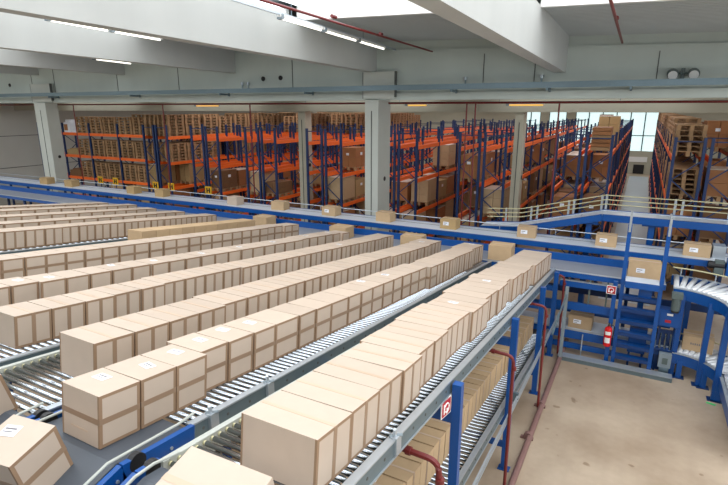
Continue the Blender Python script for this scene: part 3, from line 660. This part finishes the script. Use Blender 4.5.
# gearbox and blue cover on the pale conveyor at right
r = empty('motor', (1.55, 12.1, 2.05), 'dark motor on the near edge of the pale conveyor, by the rightmost carton', 'motor')
b = MB(); b.tube([(1.45, 11.94, 1.98), (1.72, 11.94, 1.98)], .075, 'black', 14); b.box(1.56, 1.72, 11.88, 12.02, 1.78, 2.08, 'motor'); child_world('body', b, r)
r = empty('drive_cover', (2.2, 11.95, 1.8), 'large blue drive cover with white and red marks at the right edge', 'cover')
b = MB(); b.box(1.75, 3.0, 11.84, 11.98, 1.78, 2.14, 'blue'); child_world('shell', b, r)
b = MB(); b.tube([(1.98, 11.835, 2.03), (1.98, 11.84, 2.03)], .05, 'white', 14); b.box(1.96, 2.3, 11.832, 11.84, 1.86, 1.93, 'signred'); child_world('marks', b, r)
b = MB(); b.box(1.54, 1.76, 12.3, 12.6, 2.02, 2.28, 'galvl'); tag(obj('scanner_housing', b), 'grey metal scanner box behind the rightmost carton on the pale conveyor', 'scanner')
# floor items
b = MB(); b.box(-1.02, 1.02, 10.38, 10.56, 0, .09, 'galv'); b.box(-1.02, 1.02, 10.37, 10.57, .085, .095, 'galvl')
tag(obj('cable_duct', b), 'grey metal cable duct lying on the floor along the conveyor feet', 'duct')
b = MB(); b.box(-.07, .07, -.03, .03, 0, .003, 'green'); tag(obj('tape_mark', b, None, (1.6, 9.9, 0.0), (0, 0, R(-15))), 'small bright green tape mark on the floor', 'tape mark')

# ------------------------------------------------------------------ racks
LV = [.5, 1.6, 2.7, 3.8]; DP = .7; BAY = 2.1; TOP = 4.28
def frame_mesh():
    b = MB(); 
    for x in (.03, DP-.03): b.box(x-.035, x+.035, -.04, .04, 0, TOP, 'rackb'); b.box(x-.06, x+.06, -.06, .06, 0, .01, 'rackb')
    z = .2; s = 0
    while z < TOP-.6:
        b.bar((.05, 0, z+(.5 if s else 0)), (DP-.05, 0, z+(0 if s else .5)), .02, .03, 'rackb'); z += .5; s ^= 1
    b.bar((.05, 0, TOP-.1), (DP-.05, 0, TOP-.1), .02, .03, 'rackb')
    return b.mesh('upright_frame')
def beam_mesh():
    b = MB(); b.box(0, .045, 0, BAY-.085, -.13, 0, 'orange'); return b.mesh('beam')
FR, BMM = frame_mesh(), beam_mesh()
def pallet_mesh(n=1):
    b = MB()
    def one(z, dx=0):
        w, d = .66, .9
        for i in range(5): b.box(-w/2+dx, w/2+dx, -d/2+i*(d-.11)/4, -d/2+.11+i*(d-.11)/4, z+.112, z+.13, 'wood')
        for x in (-w/2, -.045, w/2-.09):
            b.box(x+dx, x+.09+dx, -d/2, d/2, z+.094, z+.112, 'wood'); b.box(x+dx, x+.09+dx, -d/2, d/2, z, z+.018, 'wood')
            for y in (-d/2, -.06, d/2-.12): b.box(x+dx, x+.09+dx, y, y+.12, z+.018, z+.094, 'wood')
    return b, one
b, one = pallet_mesh(); one(0); PAL = b.mesh('pallet')
def load_mesh(kind, nx, ny, nz, h, k):
    b = MB(); w, d = .64/nx, .88/ny; hz = h/nz
    for i in range(nx):
        for j in range(ny):
            for l in range(nz):
                e = .006; x0 = -.32+i*w; y0 = -.44+j*d
                b.box(x0+e, x0+w-e, y0+e, y0+d-e, l*hz, l*hz+hz-.006, k)
    if kind == 'cap': b.box(-.31, .31, -.43, .43, h, h+.015, 'wrap')
    if kind == 'lab':
        b.box(.321, .325, -.1, .05, h*.6, h*.75, 'label'); b.box(-.1, .02, -.445, -.441, h*.6, h*.72, 'label')
    return b.mesh('carton_stack')
LOADS = [(load_mesh('cap', 2, 2, 3, .80, 'cardy'), 'tan'), (load_mesh('lab', 2, 2, 2, .72, 'cardo'), 'reddish brown'), (load_mesh('cap', 1, 2, 2, .66, 'cardo'), 'reddish brown'),
         (load_mesh('cap', 2, 3, 3, .78, 'cardd'), 'light tan'), (load_mesh('lab', 1, 1, 1, .62, 'cardy'), 'tan'), (load_mesh('', 2, 2, 2, .45, 'carddark'), 'dark brown'),
         (load_mesh('lab', 1, 2, 3, .74, 'carddark'), 'dark brown'), (load_mesh('cap', 1, 1, 1, .8, 'cardd'), 'light tan')]
pal_list = []                 # (distance, world matrix, label, group)
def pallet_stack(x, y, z, n, rotz, label, prio):
    for i in range(n):
        pal_list.append((prio, (x+random.uniform(-.012, .012), y+random.uniform(-.012, .012), z+i*.131, rotz+random.uniform(-.015, .015)), label, i))
def rack(x, y0, nb, rotz, label, fill, rname, prio=lambda q: q):
    """x: left face; row runs along +y (rotz 0) or along +x (rotz -90)"""
    r = empty('pallet_rack', (x, y0, 0), label, 'rack', 'pallet racks in the rear hall', (0, 0, rotz))
    for i in range(nb+1): put('upright_frame', FR, r, (0, i*BAY, 0))
    for i in range(nb):
        for z in LV:
            put('beam', BMM, r, (0, i*BAY+.0425, z)); put('beam', BMM, r, (DP-.045, i*BAY+.0425, z))
    rm = Matrix.Rotation(rotz, 4, 'Z')
    for i in range(nb):
        for li, z in enumerate(LV):
            for s in (0, 1):
                f = fill(i, li, s)
                if not f: continue
                p = rm @ Vector((DP/2, i*BAY+.58+s*.98, 0))+Vector((x, y0, 0)); slot = i*2+s
                lname = ['lowest', 'second', 'third', 'top'][li]
                if f == 'P':
                    pallet_stack(p.x, p.y, z, random.choice((6, 7, 7)) if li == 3 else 6, rotz, '%s shelf, %s, stack %s from the front' % (lname, rname, ORD[slot].replace('nearest', 'first')), prio(slot))
                else:
                    me, cn = random.choice(LOADS)
                    o = empty('pallet_load', (p.x, p.y, z), '%s carton load, %s shelf, %s, %s from the front' % (cn, lname, rname, ORD[slot].replace('nearest', 'first')), 'pallet load', 'carton loads in the racks', (0, 0, rotz+random.uniform(-.03, .03)))
                    put('pallet', PAL, o); put('carton_stack', me, o, (0, 0, .131))
    return r
rnd = random.Random(3)
def f_right(i, l, s): return 'P' if l >= 2 else ('L' if rnd.random() < .9 and i < 3 else None)
def f_std(p, vis):
    def f(i, l, s):
        if i >= vis or (i == 0 and l == 3): return None
        return 'L' if rnd.random() < p[l] else None
    return f
def f_left(i, l, s):
    if l >= 2: return 'P' if rnd.random() < (.97 if l == 3 else .85) else None
    return 'L' if rnd.random() < .6 and i < 3 else None
NB = 12
rack(.72, 15.5, NB, 0, 'blue rack with stacked bare pallets, along the right side of the aisle', f_right, 'rack right of the aisle', prio=lambda q: q*.6)
rack(1.52, 15.5, 4, 0, 'rack with tall beige loads at the right edge', f_std((.9, .9, .95, .95), 2), 'rack at the right edge')
W = ['first', 'second', 'third', 'fourth', 'fifth', 'sixth', 'seventh', 'eighth', 'ninth', 'tenth', 'eleventh', 'twelfth', 'thirteenth', 'fourteenth', 'fifteenth']
n = 0
for a, b_, p, vis in ((-1.40, -2.20, (.8, .8, .6, .12), 8), (-4.30, -5.10, (.8, .7, .22, 0), 7), (-7.2, -8.0, (.7, .7, .15, 0), 5), (-10.1, -10.9, (.65, .6, .1, 0), 4)):
    for x in (a, b_):
        nm = W[n]+' rack left of the aisle'; n += 1
        rack(x, 16.0, NB if n < 5 else 10, 0, 'blue and orange pallet rack, the %s' % nm, f_std(p, vis), nm)
def f_mid(i, l, s):
    if l == 3: return 'P' if i >= 3 else None
    if l == 2: return 'P' if i >= 4 else None
    return 'L' if rnd.random() < .5 and i < 3 else None
for x in (-13.0, -13.8, -15.9, -16.7, -18.8, -19.6, -21.9):
    nm = W[n]+' rack left of the aisle'; n += 1
    rack(x, 16.0 if x > -21 else 19.4, 7, 0, 'blue and orange rack with bare pallets on top, the %s' % nm, f_left if x < -18 else f_mid, nm, prio=lambda q: q*1.4)
def f_x(i, l, s): return None if i == 0 or (i == 1 and s == 0) else ('P' if l >= 1 else 'L' if i > 1 else None)
rack(-28.3, 17.2, 4, -R(90), 'pallet rack turned sideways at the far left, beside the left column', f_x, 'sideways rack at far left', prio=lambda q: 0)
# white goods and sacks on the first bay of the sideways rack
for (x, z, w, h, k, lb) in ((-25.85, 3.805, .5, .5, 'label', 'white wrapped parcel on the top beam beside the left column'), (-25.3, 3.805, .35, .1, 'label', 'flat white packet on the top beam of the sideways rack'),
                         (-25.65, 2.705, .9, .24, 'cardy', 'low brown heap of boxes on the middle beam beside the left column'), (-25.65, 1.605, .9, .3, 'carddark', 'low dark heap of goods on the beam near the left column')):
    b = MB(); b.box(-w/2, w/2, -.25, .25, 0, h, k); b.box(-w*.3, w*.35, -.2, .22, h, h*1.25, k); b.box(-w*.46, w*.1, -.256, -.25, h*.2, h*.8, 'cardo' if k == 'label' and h > .3 else k)
    tag(obj('parcel', b, None, (x, 16.8, z)), lb, 'parcel')
    b = MB()
# timber crate pile on the front of the first rack
r = empty('timber_stack', (-1.1, 16.6, 3.81), 'tall bundle of brown boards on top of the rack next to the aisle', 'timber stack')
for i in range(6):
    b = MB(); b.box(-1.3, -.8, 16.3, 17.2, 3.82+i*.11, 3.915+i*.11, 'cardo' if i % 3 else 'wood'); child_world('board_layer', b, r)
# bare pallets: the nearest 300 are individuals, the rest one object
pal_list.sort(key=lambda q: q[0])
seen = pal_list[:290]; rest = pal_list[290:]
for dist, (x, y, z, rz), label, i in seen:
    tag(put('wooden_pallet', PAL, None, (x, y, z), (0, 0, rz)), '%s pallet up, %s' % (ORD[i].replace('nearest', 'first'), label), 'pallet', 'bare pallets stacked in the racks')
if rest:
    b = MB(); bb, one = b, None
    for dist, (x, y, z, rz), label, i in rest:
        T = Matrix.Translation((x, y, z)) @ Matrix.Rotation(rz, 4, 'Z')
        for (xa, xb, ya, yb, za, zb_) in ((-.33, .33, -.45, -.3, .1, .13), (-.33, .33, -.2, -.05, .1, .13), (-.33, .33, .05, .2, .1, .13), (-.33, .33, .3, .45, .1, .13), (-.33, -.24, -.45, .45, 0, .02), (-.045, .045, -.45, .45, 0, .02), (.24, .33, -.45, .45, 0, .02), (-.33, -.24, -.45, -.33, .02, .1), (-.045, .045, -.45, -.33, .02, .1), (.24, .33, -.45, -.33, .02, .1), (.24, .33, -.06, .06, .02, .1), (.24, .33, .33, .45, .02, .1), (-.33, -.24, -.06, .06, .02, .1), (-.33, -.24, .33, .45, .02, .1)): b.box(xa, xb, ya, yb, za, zb_, 'wood', T)
    tag(obj('wooden_pallet_stacks', b), 'bare wooden pallets stacked deep inside the racks behind the nearer stacks', 'pallets', None, 'stuff')
# yellow location signs by the rack feet
for i, (x, z) in enumerate(((-21.95, 1.78), (-20.9, 1.78), (-18.3, 1.77), (-17.35, 1.78), (-15.25, 1.78))):
    r = empty('rack_sign', (x, 15.3, z), 'yellow sign with black marks before the racks, %s from the left' % ORD[i].replace('nearest', 'first'), 'sign', 'yellow rack signs')
    b = MB(); b.box(-.17, .17, -.01, .01, -.16, .16, 'yellow'); obj('plate', b, r)
    b = MB(); b.box(-.1, -.03, -.014, -.01, -.1, .1, 'black'); b.box(.03, .1, -.014, -.01, -.1, .1, 'black'); b.box(-.1, .1, -.014, -.01, -.02, .02, 'black'); obj('marks', b, r)
    b = MB(); b.tube([(0, .02, -z), (0, .02, 0)], .02, 'rackb', 6); obj('stake', b, r)

# ------------------------------------------------------------------ world
wd = bpy.data.worlds.new('world'); bpy.context.scene.world = wd; wd.use_nodes = True
wd.node_tree.nodes['Background'].inputs['Color'].default_value = (.75, .85, 1, 1); wd.node_tree.nodes['Background'].inputs['Strength'].default_value = .5
